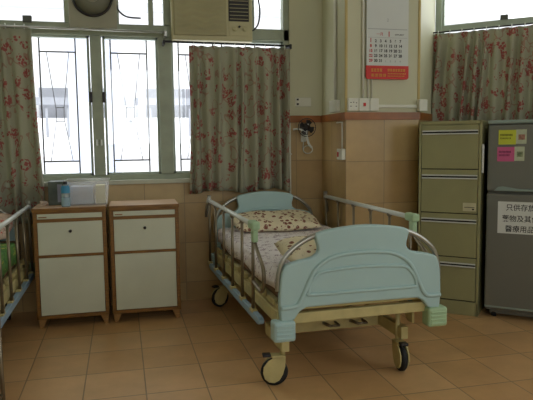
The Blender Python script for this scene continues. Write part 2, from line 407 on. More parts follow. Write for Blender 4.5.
# ------------------------------------------------------------ building outside
bl = thing('apartment_building', 'bright white block with grey balcony recesses seen outside the left window', 'building', (0, 14, -6))
b = B(); box(b, -9, 12, 0, 5, 0, 16); obj('facade', b, ext_white, bl)
for zc in (1.7, 4.9, 8.1, 11.3):
    b = B(); box(b, -9, 12, -.9, 0, zc-1.15, zc-.98); box(b, -9, 12, -.95, -.88, zc-1.15, zc-.35); obj('balcony', b, ext_white, bl)
    for k in range(9):
        x0 = -8.6+k*2.3
        b = B(); box(b, x0, x0+1.5, -.04, .02, zc-.35, zc+.35); obj('window_recess', b, ext_grey, bl)
    b = B(); box(b, -2.4, -1.2, -.05, .01, zc-.9, zc-.35); obj('wall_panel', b, ext_pink, bl)
b = B(); box(b, -9, 12, -1.0, -.9, 8.02, 8.17); obj('grey_fascia', b, ext_grey, bl)
for k in range(24):
    x0 = -4+k*.42
    b = B(); box(b, x0, x0+.05, -.97, -.93, 7.35, 7.95); obj('baluster', b, ext_grey, bl)
b = B(); box(b, -.70, -.43, 9.0, 9.4, -6, 12); tag(obj('facade_pier', b, ext_blue), 'pale blue-white pier standing outside the leftmost casement', 'pillar')

b = B(); box(b, -.20, .0, 9.5, 9.8, -6, 12); tag(obj('facade_pier', b, ext_blue), 'pale pier outside the casement right of the thick green mullion', 'pillar')

# ------------------------------------------------------------ curtains
def curtain(name, x0, x1, ztop, zbot, y, folds, amp, m, flare0=0, flare1=0, seed=1, nz=26):
    rnd = random.Random(seed); nx = folds*10
    ph = [rnd.uniform(-.6, .6) for _ in range(folds+2)]; am = [rnd.uniform(.6, 1.25) for _ in range(folds+2)]
    t = B(); rows = []
    for j in range(nz+1):
        v = j/nz; z = ztop+(zbot-ztop)*v; row = []
        for i in range(nx+1):
            u = i/nx; k = (u+.018*sin(2*pi*u*2.3+seed)+.010*sin(2*pi*u*5.1+2*seed))*folds; k = min(max(k, 0), folds); ki = int(min(k, folds-1e-6)); fr = k-ki
            a0 = am[ki]*(1-fr)+am[ki+1]*fr; p0 = ph[ki]*(1-fr)+ph[ki+1]*fr
            head = min(1, .35+v*3)
            yy = y + amp*a0*head*sin(2*pi*k+p0*(.4+v))+amp*.35*sin(5.3*k+2*v+seed)*v
            xx = x0+(x1-x0)*u + (flare0*(1-u)+flare1*u)*v + .012*sin(3*k+4*v)*v
            zz = z + (.006*sin(2*pi*k*1.0) if j == 0 else 0) + (.012*sin(k*1.3+seed) if j == nz else 0)
            row.append(t.verts.new((xx, yy, zz)))
        rows.append(row)
    for j in range(nz):
        for i in range(nx): t.faces.new((rows[j][i], rows[j][i+1], rows[j+1][i+1], rows[j+1][i])).smooth = True
    o = obj(name, t, m)
    so = o.modifiers.new('thickness', 'SOLIDIFY'); so.thickness = .0015
    return o
def hooks(parent, x0, x1, n, y, z):
    for i in range(n):
        x = x0+(x1-x0)*(i+.5)/n
        b = B(); tube(b, [(x, y, z-.022), (x, y-.004, z-.005), (x, y, z+.012), (x, y+.012, z+.008)], .0028, 6)
        obj('curtain_hook', b, white_metal, parent)
cl = curtain('curtain', -1.35, -.57, 1.995, .64, 4.435, 10, .034, curtain_mat, 0, .03, 3)
tag(cl, 'dim floral curtain drawn to the far left side of the big window', 'curtain'); hooks(cl, -1.3, -.58, 12, 4.40, 2.008)
cm = curtain('curtain', .505, 1.265, 1.905, .835, 4.395, 9, .044, curtain_mat, -.01, .0, 5)
tag(cm, 'floral curtain hanging under the air conditioner behind the head of the bed', 'curtain'); hooks(cm, .5, 1.26, 10, 4.38, 1.912)
cr_ = curtain('curtain', -.005, 1.5, 2.02, 1.15, -.068, 17, .048, curtain_mat, -.06, 0, 9); place_b(cr_)
tag(cr_, 'floral curtain hanging behind the filing cabinet and the fridge', 'curtain'); hooks(cr_, 0, 1.5, 17, -.085, 2.03)
b = B(); tube(b, [(-2.3, 4.40, 2.012), (.335, 4.40, 1.995)], .008, 8); box(b, .33, .35, 4.385, 4.5, 1.965, 2.005, .003); box(b, -2.0, -1.98, 4.385, 4.5, 1.965, 2.005)
tag(obj('curtain_rod', b, steel), 'thin metal curtain rod running over the left casements and green mullion', 'curtain rod')
b = B(); tube(b, [(.325, 4.395, 1.93), (1.28, 4.395, 1.922)], .008, 8); box(b, .32, .335, 4.385, 4.5, 1.91, 1.94, .003); box(b, 1.262, 1.28, 4.385, 4.5, 1.90, 1.935, .003)
tag(obj('curtain_rod', b, dark_metal), 'curtain rod right below the air conditioner', 'curtain rod')
b = B(); tube(b, [(-.02, -.06, 2.035), (1.9, -.06, 2.035)], .006, 8); box(b, -.03, -.01, -.07, .04, 2.02, 2.05, .003); box(b, 1.9, 1.915, -.07, .04, 2.02, 2.05, .003)
tag(place_b(obj('curtain_rod', b, dark_metal)), 'dark curtain rod on the right-hand window above the fridge', 'curtain rod')

# ------------------------------------------------------------ exhaust fan
t = thing('exhaust_fan', 'round exhaust fan on a square grey panel in the window top', 'fan', (-.157, 4.43, 2.195))
b = B(); box(b, -.163, .163, -.01, .03, -.185, .185, .006); box(b, -.03, .03, -.014, 0, -.197, -.18, .004); obj('mounting_panel', b, fan_plate_m, t)
T = Matrix.Rotation(R(90), 4, 'X')
b = B(); lathe(b, [(.136, 0.008), (.140, .02), (.132, .03), (.124, .026), (.122, .008)], 40, Matrix.Translation((0, 0, .03)) @ T, False); obj('rim', b, dark_plastic, t)
b = B(); lathe(b, [(.122, .008), (.122, .02), (.075, .045), (.056, .05), (.001, .05)], 40, Matrix.Translation((0, 0, .03)) @ T); obj('cowl', b, fan_cowl, t)
b = B(); lathe(b, [(.046, .048), (.044, .062), (.032, .068), (.001, .069)], 32, Matrix.Translation((0, 0, .03)) @ T); obj('hub_cap', b, fan_plate_m, t)
b = B(); tube(b, [(.135, 4.40+.05-4.43, .22), (.15, .02, .08), (.165, .04, -.02), (.19, .05, -.06), (.24, .06, -.085), (.33, .06, -.09)], .006, 8, True); obj('power_cable', b, dark_plastic, t)

# ------------------------------------------------------------ air conditioner
t = thing('air_conditioner', 'beige window air conditioner with a dark louvre above the middle curtain', 'air conditioner', (.683, 4.40, 1.945)); t.scale = (1.035, 1, 1)
b = B(); box(b, -.288, .288, 0, .085, 0, .42, .008); box(b, -.27, .27, .08, .42, .125, .41, .004); obj('casing', b, beige_ac, t)
b = B()
t2 = bmesh.new(); nx, nz = 40, 44; g = []
for j in range(nz+1):
    row = []
    for i in range(nx+1):
        u = i/nx; v = j/nz; x = -.272+u*.37; z = .035+v*.35
        d = -.008-.004*sin(v*46+1.3*sin(u*13)) * min(1, 8*min(u, 1-u, v, 1-v))
        row.append(t2.verts.new((x, d, z)))
    g.append(row)
for j in range(nz):
    for i in range(nx): t2.faces.new((g[j][i], g[j][i+1], g[j+1][i+1], g[j+1][i])).smooth = True
rim = [g[0][i] for i in range(nx+1)]+[g[j][nx] for j in range(1, nz+1)]+[g[nz][i] for i in range(nx-1, -1, -1)]+[g[j][0] for j in range(nz-1, 0, -1)]
back = [t2.verts.new((v.co.x, .004, v.co.z)) for v in rim]
for i in range(len(rim)): t2.faces.new((rim[i], back[i], back[(i+1) % len(rim)], rim[(i+1) % len(rim)]))
merge(b, t2); obj('wavy_panel', b, ac_panel, t)
b = B(); box(b, .115, .262, -.006, .01, .145, .39, .003); lv = obj('louvre', b, dark_plastic, t)
for k in range(9):
    b = B(); box(b, .122, .256, -.013, -.005, (.158+k*.026), .162+k*.026, 0, Matrix.Translation((0, 0, 0))); obj('slat', b, ac_panel, lv)
b = B(); box(b, .115, .262, -.004, .01, .04, .135, .003); cp = obj('control_panel', b, beige_ac, t)
for x, r, m in ((.155, .018, beige_ac), (.19, .008, dark_plastic), (.23, .017, beige_ac)):
    b = B(); lathe(b, [(r, 0), (r, .014), (r*.8, .018), (.001, .018)], 20, Matrix.Translation((x, -.004, .09 if r > .01 else .105)) @ T); obj('knob', b, m, cp)
b = B(); tube(b, [(.325, .05, .40), (.345, .04, .30), (.352, .04, .22), (.34, .05, .14), (.31, .06, .10), (.285, .06, .09)], .006, 8, True); obj('power_cable', b, dark_plastic, t)

# ------------------------------------------------------------ things on the walls
b = B(); box(b, 1.335, 1.462, YA-.010, YA+.002, 1.475, 1.545, .004); t = obj('wall_plate', b, socket_white); tag(t, 'small cream faceplate on the painted strip above the wall fan', 'switch plate')
for z in (1.487, 1.522):
    b = B(); box(b, 1.343, 1.36, YA-.013, YA-.009, z, z+.014, .001); obj('slot', b, dark_plastic, t)
b = B(); tube(b, [(1.285, YA-.014, 0), (1.285, YA-.014, 1.35)], .008, 8)
for z in (.3, .7, 1.1): box(b, 1.273, 1.297, YA-.024, YA, z, z+.012, .002)
tag(obj('conduit', b, socket_white), 'thin pale conduit beside the right edge of the middle curtain', 'pipe')
# little wall fan
t = thing('wall_fan', 'small dark fan with white bracket on the tiles by the corner', 'fan', (1.395, YA-.001, 1.22))
b = B(); box(b, -.02, .02, -.02, 0, -.02, .09, .005); tube(b, [(0, -.02, .05), (.0, -.06, .06), (-.0, -.09, .07)], .010, 8); tube(b, [(0, -.1, .05), (-.03, -.09, .07), (-.07, -.08, .08), (-.1, -.07, .075)], .007, 8, True)
tube(b, [(.01, -.1, .12), (.0, -.1, .04), (.015, -.1, -.03), (.04, -.1, -.065)], .009, 8, True); obj('bracket', b, white_metal, t)
TF = Matrix.Translation((0, -.08, .09)) @ T
b = B(); lathe(b, [(.03, -.03), (.034, .01), (.02, .03), (.001, .032)], 20, TF); obj('motor', b, dark_plastic, t)
b = B()
for k in range(4):
    a = k*pi/2+.4
    prism(b, [(.01, -.006), (.05, -.028), (.062, 0), (.05, .028), (.01, .008)], -.002, .002, 'y', 0, Matrix.Translation((0, -.10, .09)) @ Matrix.Rotation(a, 4, 'Y') @ Matrix.Rotation(.3, 4, 'X'))
obj('blades', b, dark_plastic, t)
b = B(); tube(b, [(.07*cos(q*pi/12), -.105, .09+.07*sin(q*pi/12)) for q in range(25)], .003, 6, False, True)
for k in range(8): tube(b, [(.02*cos(k*pi/4), -.115, .09+.02*sin(k*pi/4)), (.07*cos(k*pi/4), -.105, .09+.07*sin(k*pi/4))], .0015, 5)
obj('guard', b, dark_metal, t)
b = B(); tube(b, [(.03+.038*cos(q*pi/12), -.03, -.08+.03*sin(q*pi/12)) for q in range(25)], .004, 6, False, True); tube(b, [(0, -.015, -.02), (-.008, -.02, -.08)], .004, 6); obj('cable_loop', b, white_metal, t)
# side face of the pillar: conduit runs with switch below
X0 = 1.555
b = B(); tube(b, [(X0-.012, 4.165, 2.88), (X0-.012, 4.165, 1.50)], .011, 10); box(b, X0-.03, X0+.001, 4.09, 4.245, 1.415, 1.503, .005)
tag(obj('conduit', b, socket_white), 'cream vertical conduit with junction box on the pillar side face', 'pipe')
b = B(); tube(b, [(X0-.008, 4.14, 1.338), (X0-.008, 4.03, 1.338), (X0-.008, 4.03, 1.14)], .006, 8); t = obj('wall_switch', b, socket_white)
tag(t, 'white wall switch with red rocker on the tiled pillar side', 'switch')
b = B(); box(b, X0-.03, X0+.001, 3.985, 4.085, 1.068, 1.148, .005); bx_ = obj('switch_box', b, socket_white, t)
b = B(); box(b, X0-.034, X0-.028, 4.045, 4.068, 1.09, 1.125, .002); obj('rocker', b, red_ink, bx_)
# calendar face: conduits, sockets, trunking
Yc = 3.98
b = B(); tube(b, [(1.68, Yc-.009, 2.88), (1.68, Yc-.009, 1.50)], .009, 8); tag(obj('conduit', b, socket_white), 'thin conduit dropping along the left edge of the wall calendar', 'pipe')
for i, x in enumerate((1.718, 1.748)):
    b = B(); tube(b, [(x, Yc-.007, 2.88), (x, Yc-.007, 1.50)], .006, 8)
    tag(obj('cable', b, socket_white), ('left' if i == 0 else 'right')+' one of the two cables showing below the calendar', 'cable')
def socket(x0, x1, z0, z1, label, extra):
    b = B(); box(b, x0, x1, Yc-.028, Yc+.001, z0, z1, .004); t = obj('wall_socket', b, socket_white); tag(t, label, 'socket')
    extra(t, (x0+x1)/2, (z0+z1)/2)
def pins(t, x, z):
    for dx, dz in ((-.02, -.012), (.02, -.012), (0, .016), (-.02, .014), (.022, .012)):
        b = B(); box(b, x+dx-.004, x+dx+.004, Yc-.030, Yc-.026, z+dz-.003, z+dz+.003); obj('pin_slot', b, dark_plastic, t)
def redsw(t, x, z):
    b = B(); box(b, x-.009, x+.009, Yc-.034, Yc-.026, z-.012, z+.012, .002); obj('rocker', b, red_ink, t)
socket(1.562, 1.642, 1.413, 1.503, 'white wall socket at the left corner of the pillar', pins)
socket(1.645, 1.725, 1.413, 1.503, 'white wall socket with a red switch under the calendar', redsw)
socket(1.728, 1.795, 1.413, 1.503, 'plain white wall box at the start of the trunking', lambda t, x, z: None)
b = B(); box(b, 1.795, 2.10, Yc-.016, Yc+.001, 1.438, 1.458, .002); tag(obj('trunking', b, socket_white), 'horizontal white trunking under the calendar', 'trunking')
b = B(); box(b, 2.10, 2.165, Yc-.05, Yc+.002, 1.412, 1.495, .004); tag(obj('junction_box', b, socket_white), 'white junction box at the right end of the trunking', 'box')

# calendar
t = thing('wall_calendar', 'large paper wall calendar with a red strip at the bottom', 'calendar', (1.859, Yc-.022, 1.637))
b = B(); box(b, -.16, .16, -.004, .004, .09, .75); obj('page', b, paper, t)
b = B(); prism(b, [(-.163, .012), (-.152, 0), (.152, 0), (.163, .012), (.163, .094), (-.163, .094)], -.006, .006); rb = obj('red_band', b, red_card, t)
RX = (R(90), 0, 0)
pg = bpy.data.objects['page']
def day(n, c, r, m, s=.027, bold=.0009): text('date', str(n), s, m, pg, (-.128+c*.0375, -.0045, .256-r*.034), RX, 1, bold, 'CENTER')
for r in range(5):
    for c in range(7):
        n = r*7+c+1
        if n > 31: 
            day(n-31, c, r, grey_ink, .016); continue
        day(n, c, r, red_ink if c == 0 else ink, .04 if n == 1 else .027)
b = B(); box(b, -.15, .15, -.0048, -.004, .288, .290); box(b, -.15, .15, -.0048, -.004, .345, .350); obj('rule_line', b, grey_ink, pg)
text('month_number', '1', .05, red_ink, pg, (.01, -.0045, .297), RX, 1, .001, 'CENTER')
text('month_title', '一月', .026, red_ink, pg, (-.06, -.0045, .303), RX, 1, 0, 'CENTER')
text('month_title', 'JANUARY', .016, ink, pg, (.09, -.0045, .306), RX, 1, 0, 'CENTER')
text('year', '2', .03, grey_ink, pg, (.0, -.0045, .40), RX, 1, 0, 'CENTER')
# gilt lettering strokes on the red strip, too small to read
b = B(); rnd = random.Random(4)
for row, (z, h, x0, x1, st) in enumerate([(.052, .024, -.125, -.04, .022), (.018, .022, -.125, -.03, .03), (.055, .02, .0, .14, .02), (.035, .01, .0, .14, .012), (.018, .009, .0, .13, .012)]):
    x = x0
    while x < x1:
        for k in range(3): box(b, x, x+st*.75, -.0075, -.006, z+h*k/3, z+h*k/3+h*.15)
        xx = x+rnd.uniform(.2, .6)*st; box(b, xx, xx+st*.12, -.0075, -.006, z, z+h*.85); x += st
obj('gilt_lettering', b, gold_ink, rb)

# ------------------------------------------------------------ bedside cabinets
def cabinet(x, y, rz, label):
    t = thing('bedside_cabinet', label, 'cabinet', (x, y, 0), rz, 'bedside cabinets under the window')
    w = .228; d = .345
    b = B(); box(b, -w, -w+.024, 0, d, .06, .768, .002); box(b, w-.024, w, 0, d, .06, .768, .002); box(b, -w, w, d-.01, d, .06, .768)
    box(b, -w, w, .0, d, .06, .083, .002); box(b, -w+.02, w-.02, .0, .02, .468, .486); box(b, -w+.02, w-.02, .0, .02, .7, .722)
    box(b, -w+.02, w-.02, .0, d, .755, .768)
    obj('body', b, wood, t)
    b = B(); box(b, -w-.004, w+.004, -.008, d+.004, .768, .792, .003); tp = obj('top', b, wood, t)
    b = B(); box(b, -w+.001, w-.001, -.003, d, .7915, .7945, .001); obj('top_surface', b, wood_top, tp)
    b = B(); box(b, -w+.026, w-.026, .002, .02, .722, .755, .002); tr = obj('pull_out_tray', b, white_lam, t)
    b = B(); box(b, -w+.035, -w+.085, -.0005, .003, .73, .737); obj('scratch_mark', b, wood_leg, tr)
    b = B(); box(b, -w+.026, w-.026, .001, .02, .486, .7, .002); dr = obj('drawer', b, white_lam, t)
    b = B(); lathe(b, [(.010, 0), (.010, .006), (.005, .007), (.001, .007)], 16, Matrix.Translation((.0, .001, .638)) @ T); obj('lock', b, dark_plastic, dr)
    b = B(); box(b, -w+.026, w-.026, .001, .02, .086, .466, .002); obj('door', b, white_lam, t)
    for sx in (-1, 1):
        for yy in (.012, d-.05):
            b = B(); x0 = sx*(w-.005)
            prism(b, [(x0, .062), (x0-sx*.055, .062), (x0-sx*.028, 0), (x0-sx*.004, 0)], yy, yy+.038, 'y', .003); obj('leg', b, wood_leg, t)
    return t
cabinet(-.338, 4.035, R(.6), 'white fronted bedside cabinet with a bottle and plastic box on top')
cabinet(.139, 4.035, R(-1), 'white fronted bedside cabinet with an empty top, nearer the bed')

# on the left cabinet
zt = .7948
t = thing('plastic_box', 'translucent plastic storage box on top of the left cabinet', 'box', (-.225, 4.22, zt))
b = B(); w0, w1, d0, d1, hh = .125, .14, .085, .10, .165
t2 = bmesh.new()
def ring(w, d, z): return [t2.verts.new(v) for v in ((-w, -d, z), (w, -d, z), (w, d, z), (-w, d, z))]
o0 = ring(w0, d0, 0); o1 = ring(w1, d1, hh); i1 = ring(w1-.004, d1-.004, hh); i0 = ring(w0-.004, d0-.004, .004)
for a, c in ((o0, o1), (o1, i1), (i1, i0)):
    for k in range(4): t2.faces.new((a[k], a[(k+1) % 4], c[(k+1) % 4], c[k]))
t2.faces.new(o0[::-1]); t2.faces.new(i0); merge(b, t2); obj('tub', b, clear_plastic, t)
b = B(); tube(b, [(-w1, -d1, hh), (w1, -d1, hh), (w1, d1, hh), (-w1, d1, hh)], .006, 6, False, True); obj('rim', b, white_metal, t)
b = B(); box(b, -.115, .035, -.072, .06, .006, .125, .006); tag(obj('folded_linen', b, mat('grey_blue_linen', (190, 194, 204), .8)), 'grey folded stack inside the translucent plastic box', 'linen'); o = bpy.data.objects['folded_linen']; o.location = (-.225, 4.22, zt)
b = B(); box(b, .05, .112, -.072, .05, .006, .13, .004); o = tag(obj('carton', b, mat('cream_carton', (222, 212, 166), .7)), 'cream carton inside the right end of the plastic box', 'carton'); o.location = (-.225, 4.22, zt)
t = thing('document_box', 'dark grey-green box standing behind the water bottle', 'box', (-.432, 4.23, zt))
b = B(); box(b, -.052, .052, -.03, .16, 0, .158, .004); obj('shell', b, mat('grey_green_card', (84, 92, 84), .6, var=.3, scale=15), t)
b = B(); box(b, .008, .04, -.033, -.029, .02, .14); obj('spine_label', b, mat('lilac_grey_label', (150, 150, 166), .6), t)
t = thing('water_bottle', 'clear water bottle with blue label on the left cabinet', 'bottle', (-.362, 4.08, zt))
b = B(); lathe(b, [(.024, 0), (.028, .004), (.028, .07), (.026, .08), (.028, .088), (.028, .118), (.02, .138), (.012, .146), (.012, .15)], 20); obj('body', b, bottle_plastic, t)
b = B(); lathe(b, [(.0285, .09), (.0285, .125), (.022, .139)], 20, None, False); obj('label_band', b, water_blue, t)
b = B(); lathe(b, [(.013, .148), (.013, .163), (.011, .166), (.001, .166)], 16); obj('cap', b, dark_plastic, t)
b = B(); lathe(b, [(.0283, .005), (.0283, .06)], 20, None, False); obj('sleeve', b, mat('pale_blue_label', (150, 176, 190), .5), t)
b = B()
for k in range(4): box(b, -.02, .02, -.05+.002*k, .05, .006*k, .006*k+.005, 0, Matrix.Rotation(.1*k, 4, 'Z'))
o = tag(obj('folded_papers', b, mat('pinkish_papers', (196, 176, 160), .8)), 'small stack of pinkish papers at the left cabinet corner', 'papers'); o.location = (-.52, 4.25, zt)

# ------------------------------------------------------------ hospital bed
FO = [(-.399, .355), (-.405, .45), (-.398, .56), (-.385, .61), (-.365, .63), (-.31, .645), (-.255, .655), (-.225, .675), (-.22, .70), (-.228, .73), (-.232, .755), (-.215, .773), (-.16, .785), (-.08, .795), (0, .799)]
FOUT = FO + [(-x, z) for x, z in FO[::-1][1:]]
BOT = [(.36, .355), (.335, .365), (.31, .40), (.28, .417), (0, .42), (-.28, .417), (-.31, .40), (-.335, .365), (-.36, .355)]
def round_poly(pts, n=4):
    P = catmull([(x, 0, z) for x, z in pts], n); return [(p.x, p.z) for p in P]
def board(name, y0, y1, dz, parent, sy, K=1.05, DX=0):
    sh = lambda L: [(x*K+DX, z+dz) for x, z in L]
    b = B(); prism(b, round_poly(sh(FOUT))+sh(BOT), y0, y1, 'y', .010)
    yf = y0 if sy < 0 else y1
    # raised mouldings
    arch = [(-.40, .425), (-.345, .425), (-.315, .44), (-.285, .50), (-.245, .585), (-.19, .635), (-.12, .66), (0, .668)]
    arch = arch+[(-x, z) for x, z in arch[::-1][1:]]
    tube(b, [(x*K+DX, yf, z+dz) for x, z in round_poly(arch, 4)], .011, 8)
    inner = [(-.27, .487), (-.265, .52), (-.235, .565), (-.185, .587), (0, .597), (.185, .587), (.235, .565), (.265, .52), (.27, .487), (.25, .478), (0, .478), (-.25, .478)]
    tube(b, [(x*K+DX, yf, z+dz) for x, z in round_poly(inner+[inner[0]], 4)[:-1]], .009, 8, False, True)
    bo = obj(name, b, turq, parent)
    md = .5*(y0+y1)
    for s in (-1, 1):
        g = [(-.20, .762), (-.262, .742), (-.33, .70), (-.38, .645), (-.402, .57), (-.405, .50)]
        b = B(); tube(b, [(s*x*-K+DX, md+(y1-y0)*.25*(1 if abs(x) < .3 else 1), z+dz) for x, z in g], .0125, 10, True); obj('grip_tube', b, steel, bo)
    return bo
def rail(parent, s):
    xr = s*.462-(.018 if s > 0 else 0)
    b = B(); tube(b, [(xr, -.54, .776), (xr, .78, .782)], .014, 10); rl = obj('side_rail', b, white_metal, parent)
    ys = [-.53, -.28, -.02, .25, .53, .77]
    for y in ys:
        b = B(); tube(b, [(xr+s*.004, y, .325), (xr, y, .78)], .0088, 8); box(b, xr-.012, xr+.012, y-.014, y+.014, .753, .771, .003); obj('post', b, post_mat, rl)
        b = B(); box(b, xr-.018, xr+.012, y-.03, y+.03, .315, .335, .004); lathe(b, [(.012, 0), (.012, .014), (.001, .016)], 10, Matrix.Translation((xr-s*.001, y+.02, .335))); obj('pivot_bracket', b, cream_steel, rl)
    b = B(); pr = [(-.66, .325), (-.69, .315), (-.69, .298), (-.66, .285), (.74, .285), (.77, .298), (.77, .315), (.74, .325)]
    prism(b, pr, xr-.014, xr+.014, 'x', .004); obj('lower_bar', b, blue_bar, rl)
    b = B(); box(b, xr-.022, xr+.022, -.60, -.50, .756, .80, .010); box(b, xr-.015, xr+.015, -.585, -.54, .69, .76, .008); obj('end_connector', b, mint, rl)
    b = B(); tube(b, [(xr, -.56, .70), (xr, -.59, .67), (xr, -.67, .625), (xr, -.725, .59), (xr, -.74, .54), (xr, -.725, .485), (xr, -.68, .46), (xr, -.57, .47), (xr, -.53, .48)], .010, 8, True); obj('end_loop', b, post_mat, rl)
    b = B(); box(b, xr-.012, xr+.012, .77, .80, .76, .82, .004); tube(b, [(xr-s*.0, .79, .81), (xr+s*.012, .80, .76), (xr+s*.022, .80, .66)], .011, 8); obj('latch_lever', b, steel, rl)
    return rl
def caster(parent, x, y, a):
    Tm = Matrix.Translation((x, y, 0)) @ Matrix.Rotation(a, 4, 'Z')     # local +x = trailing direction
    b = B(); lathe(b, [(.013, .14), (.013, .30)], 12, Tm)
    prof = [(-.012, .150), (.040, .150), (.075, .132), (.098, .10), (.101, .07), (.092, .04), (.07, .022), (.045, .018), (.02, .03), (.002, .06), (-.010, .10)]
    for s0, s1 in ((-.026, -.018), (.018, .026)): prism(b, prof, s0, s1, 'y', .003, Tm)
    prism(b, [(-.012, .155), (.06, .155), (.05, .138), (-.012, .138)], -.026, .026, 'y', .003, Tm)
    c = obj('caster', b, cream_steel, parent)
    b = B(); lathe(b, [(.04, -.015), (.062, -.015), (.068, -.008), (.068, .008), (.062, .015), (.04, .015)], 28, Tm @ Matrix.Translation((.042, 0, .068)) @ T, True); obj('wheel', b, black_rub, c)
    b = B(); box(b, .06, .10, -.02, .02, .148, .162, .004, Tm); obj('brake_pedal', b, dark_metal, c)
def make_bed(label, x, y, rz):
    t = thing('hospital_bed', label, 'bed', (x, y, 0), rz, 'hospital beds')
    board('footboard', -.885, -.845, 0, t, -1)
    board('headboard', .80, .84, .035, t, -1, .95, -.03)
    for s in (-1, 1):
        for sy, z0 in ((-1, .262), (1, .28)):
            b = B(); yb = -.90 if sy < 0 else .79; xa, xb = sorted((s*.350, s*.458))
            box(b, xa, xb, yb, yb+.075, z0, z0+.10, .014, None, 3)
            for k in range(4): box(b, xa+.012, xb-.008, yb-.004, yb+.02, z0+.015+k*.019, z0+.024+k*.019, .003)
            obj('corner_bumper', b, mint if s > 0 else turq, t)
        rail(t, s)
    b = B()
    for s in (-1, 1): box(b, s*.395, s*.43, -.85, .80, .335, .40, .004)
    box(b, -.42, .42, -.855, -.82, .335, .385, .004); box(b, -.42, .42, -.845, -.79, .398, .43, .003); box(b, -.42, .42, .78, .81, .335, .40, .004)
    for y in (-.5, -.2, .1, .4): box(b, -.40, .40, y, y+.04, .345, .385)
    obj('frame', b, cream_steel, t)
    b = B(); box(b, -.41, .41, -.81, .79, .398, .412, .003)
    for s in (-1, 1):
        for k in range(8): box(b, s*.405, s*.425, -.78+k*.2, -.66+k*.2, .41, .44, .004)
    obj('mattress_platform', b, cream_steel, t)
    b = B()
    box(b, -.38, .30, -.50, -.445, .165, .225, .005); box(b, -.38, .30, .445, .50, .165, .225, .005)
    for s in (-1, 1):
        for sy in (-1, 1): box(b, s*.325-.06, s*.325-.02, min(sy*.47, sy*.775), max(sy*.47, sy*.775), .17, .235, .004)
        box(b, s*.20, s*.23, -.45, .45, .18, .21, .003)
        for yy in (-.35, .35):
            tube(b, [(s*.25, yy, .20), (s*.25, yy-.12, .36)], .014, 8)
    obj('undercarriage', b, cream_steel, t)
    for s in (-1, 1):
        b = B(); prism(b, [(-.74, .24), (-.74, .34), (-.56, .34), (-.66, .27), (-.69, .24)], s*.345, s*.36, 'x', .003); obj('corner_bracket', b, cream_steel, t)
    for y, nme in ((-.80, 0),):
        for xk in (-.06, .10):
            b = B(); tube(b, [(xk, -.45, .20), (xk, -.60, .22)], .009, 8); tube(b, [(xk, -.60, .22), (xk+.05, -.60, .22), (xk+.05, -.54, .22)], .007, 8); obj('crank_handle', b, post_mat, t)
    caster(t, -.375, -.755, R(172)); caster(t, .272, -.72, R(-95)); caster(t, -.365, .745, R(200)); caster(t, .285, .745, R(100))
    return t
bed = make_bed('hospital bed with turquoise end boards standing in the middle of the room', 1.098, 3.52, R(1.6))
bed2 = copy_tree(bed); bed2.location = (-1.07, 3.525, 0); bed2.rotation_euler = (0, 0, 0)
bed2['label'] = 'hospital bed cut off by the left edge, only its white side rail showing'

def grid_slab(name, x0, x1, y0, y1, z, zs, m, seed=0, amp=.008, T0=None):
    t = B(); nx, ny = 26, 44; rnd = random.Random(seed); rows = []
    ext = [(x0-.012, zs), (x0-.014, z-.03)]
    for j in range(ny+1):
        y = y0+(y1-y0)*j/ny; row = []
        cols = [(x0-.012, zs+.012*sin(9*y+seed)), (x0-.014+.004*sin(20*y), (z+zs)/2), (x0-.010, z-.012)]
        for i in range(nx+1):
            x = x0+(x1-x0)*i/nx
            dz = amp*(sin(9*x+3*y+seed)+sin(5*y-7*x)*.7+sin(17*x+11*y)*.4)
            edge = min(1, (i+.3)*2/nx*4, (nx-i+.3)*2/nx*4)
            cols.append((x, z+dz*min(1, edge)))
        cols += [(x1+.010, z-.012), (x1+.014, (z+zs)/2), (x1+.012, zs+.012*sin(8*y))]
        rows.append([t.verts.new((cx, y, cz)) for cx, cz in cols])
    for j in range(ny):
        for i in range(len(rows[0])-1): t.faces.new((rows[j][i], rows[j][i+1], rows[j+1][i+1], rows[j+1][i])).smooth = True
    o = obj(name, t, m); s = o.modifiers.new('thickness', 'SOLIDIFY'); s.thickness = .004; s.offset = -1
    return o
def pillow(name, w, d, h, m, seed=0):
    t = B(); n = 22; rnd = random.Random(seed)
    def pt(u, v, s):
        e = max(0, (1-abs(u)**3.2))**.5*max(0, (1-abs(v)**3.0))**.5
        pinch = 1-.07*(abs(u)*abs(v))**1.0
        x = u*w/2*(1-.05*(1-abs(v)**2)*0)*pinch; y = v*d/2*pinch
        z = h*.5*e*(s*(.9 if s > 0 else .75))+.006*sin(7*u+4*v+seed)*e
        return (x, y, z)
    top = [[t.verts.new(pt(-1+2*i/n, -1+2*j/n, 1)) for i in range(n+1)] for j in range(n+1)]
    bot = [[(top[j][i] if i in (0, n) or j in (0, n) else t.verts.new(pt(-1+2*i/n, -1+2*j/n, -1))) for i in range(n+1)] for j in range(n+1)]
    for j in range(n):
        for i in range(n):
            t.faces.new((top[j][i], top[j][i+1], top[j+1][i+1], top[j+1][i])).smooth = True
            t.faces.new((bot[j+1][i], bot[j+1][i+1], bot[j][i+1], bot[j][i])).smooth = True
    return obj(name, t, m)
def on_bed(o, bd, x, y, z, rx=0, ry=0, rz=0):
    p = Matrix.Rotation(bd.rotation_euler.z, 4, 'Z') @ Vector((x, y, z)); o.location = bd.location + p
    o.rotation_euler = (rx, ry, rz+bd.rotation_euler.z); return o
for bd, which in ((bed, 0), (bed2, 1)):
    b = B(); box(b, -.385, .385, -.81, .785, .413, .555, .03, None, 3)
    o = on_bed(obj('mattress', b, mattress_mat, None, True), bd, 0, 0, 0)
    tag(o, ['brown mattress under the printed sheet on the middle bed', 'brown mattress on the bed at the left edge'][which], 'mattress')
o = on_bed(grid_slab('bedsheet', -.392, .392, -.80, .78, .572, .47, sheet_mat, 2, .006), bed, 0, 0, 0)
tag(o, 'pale lilac printed sheet spread over the middle bed', 'sheet')
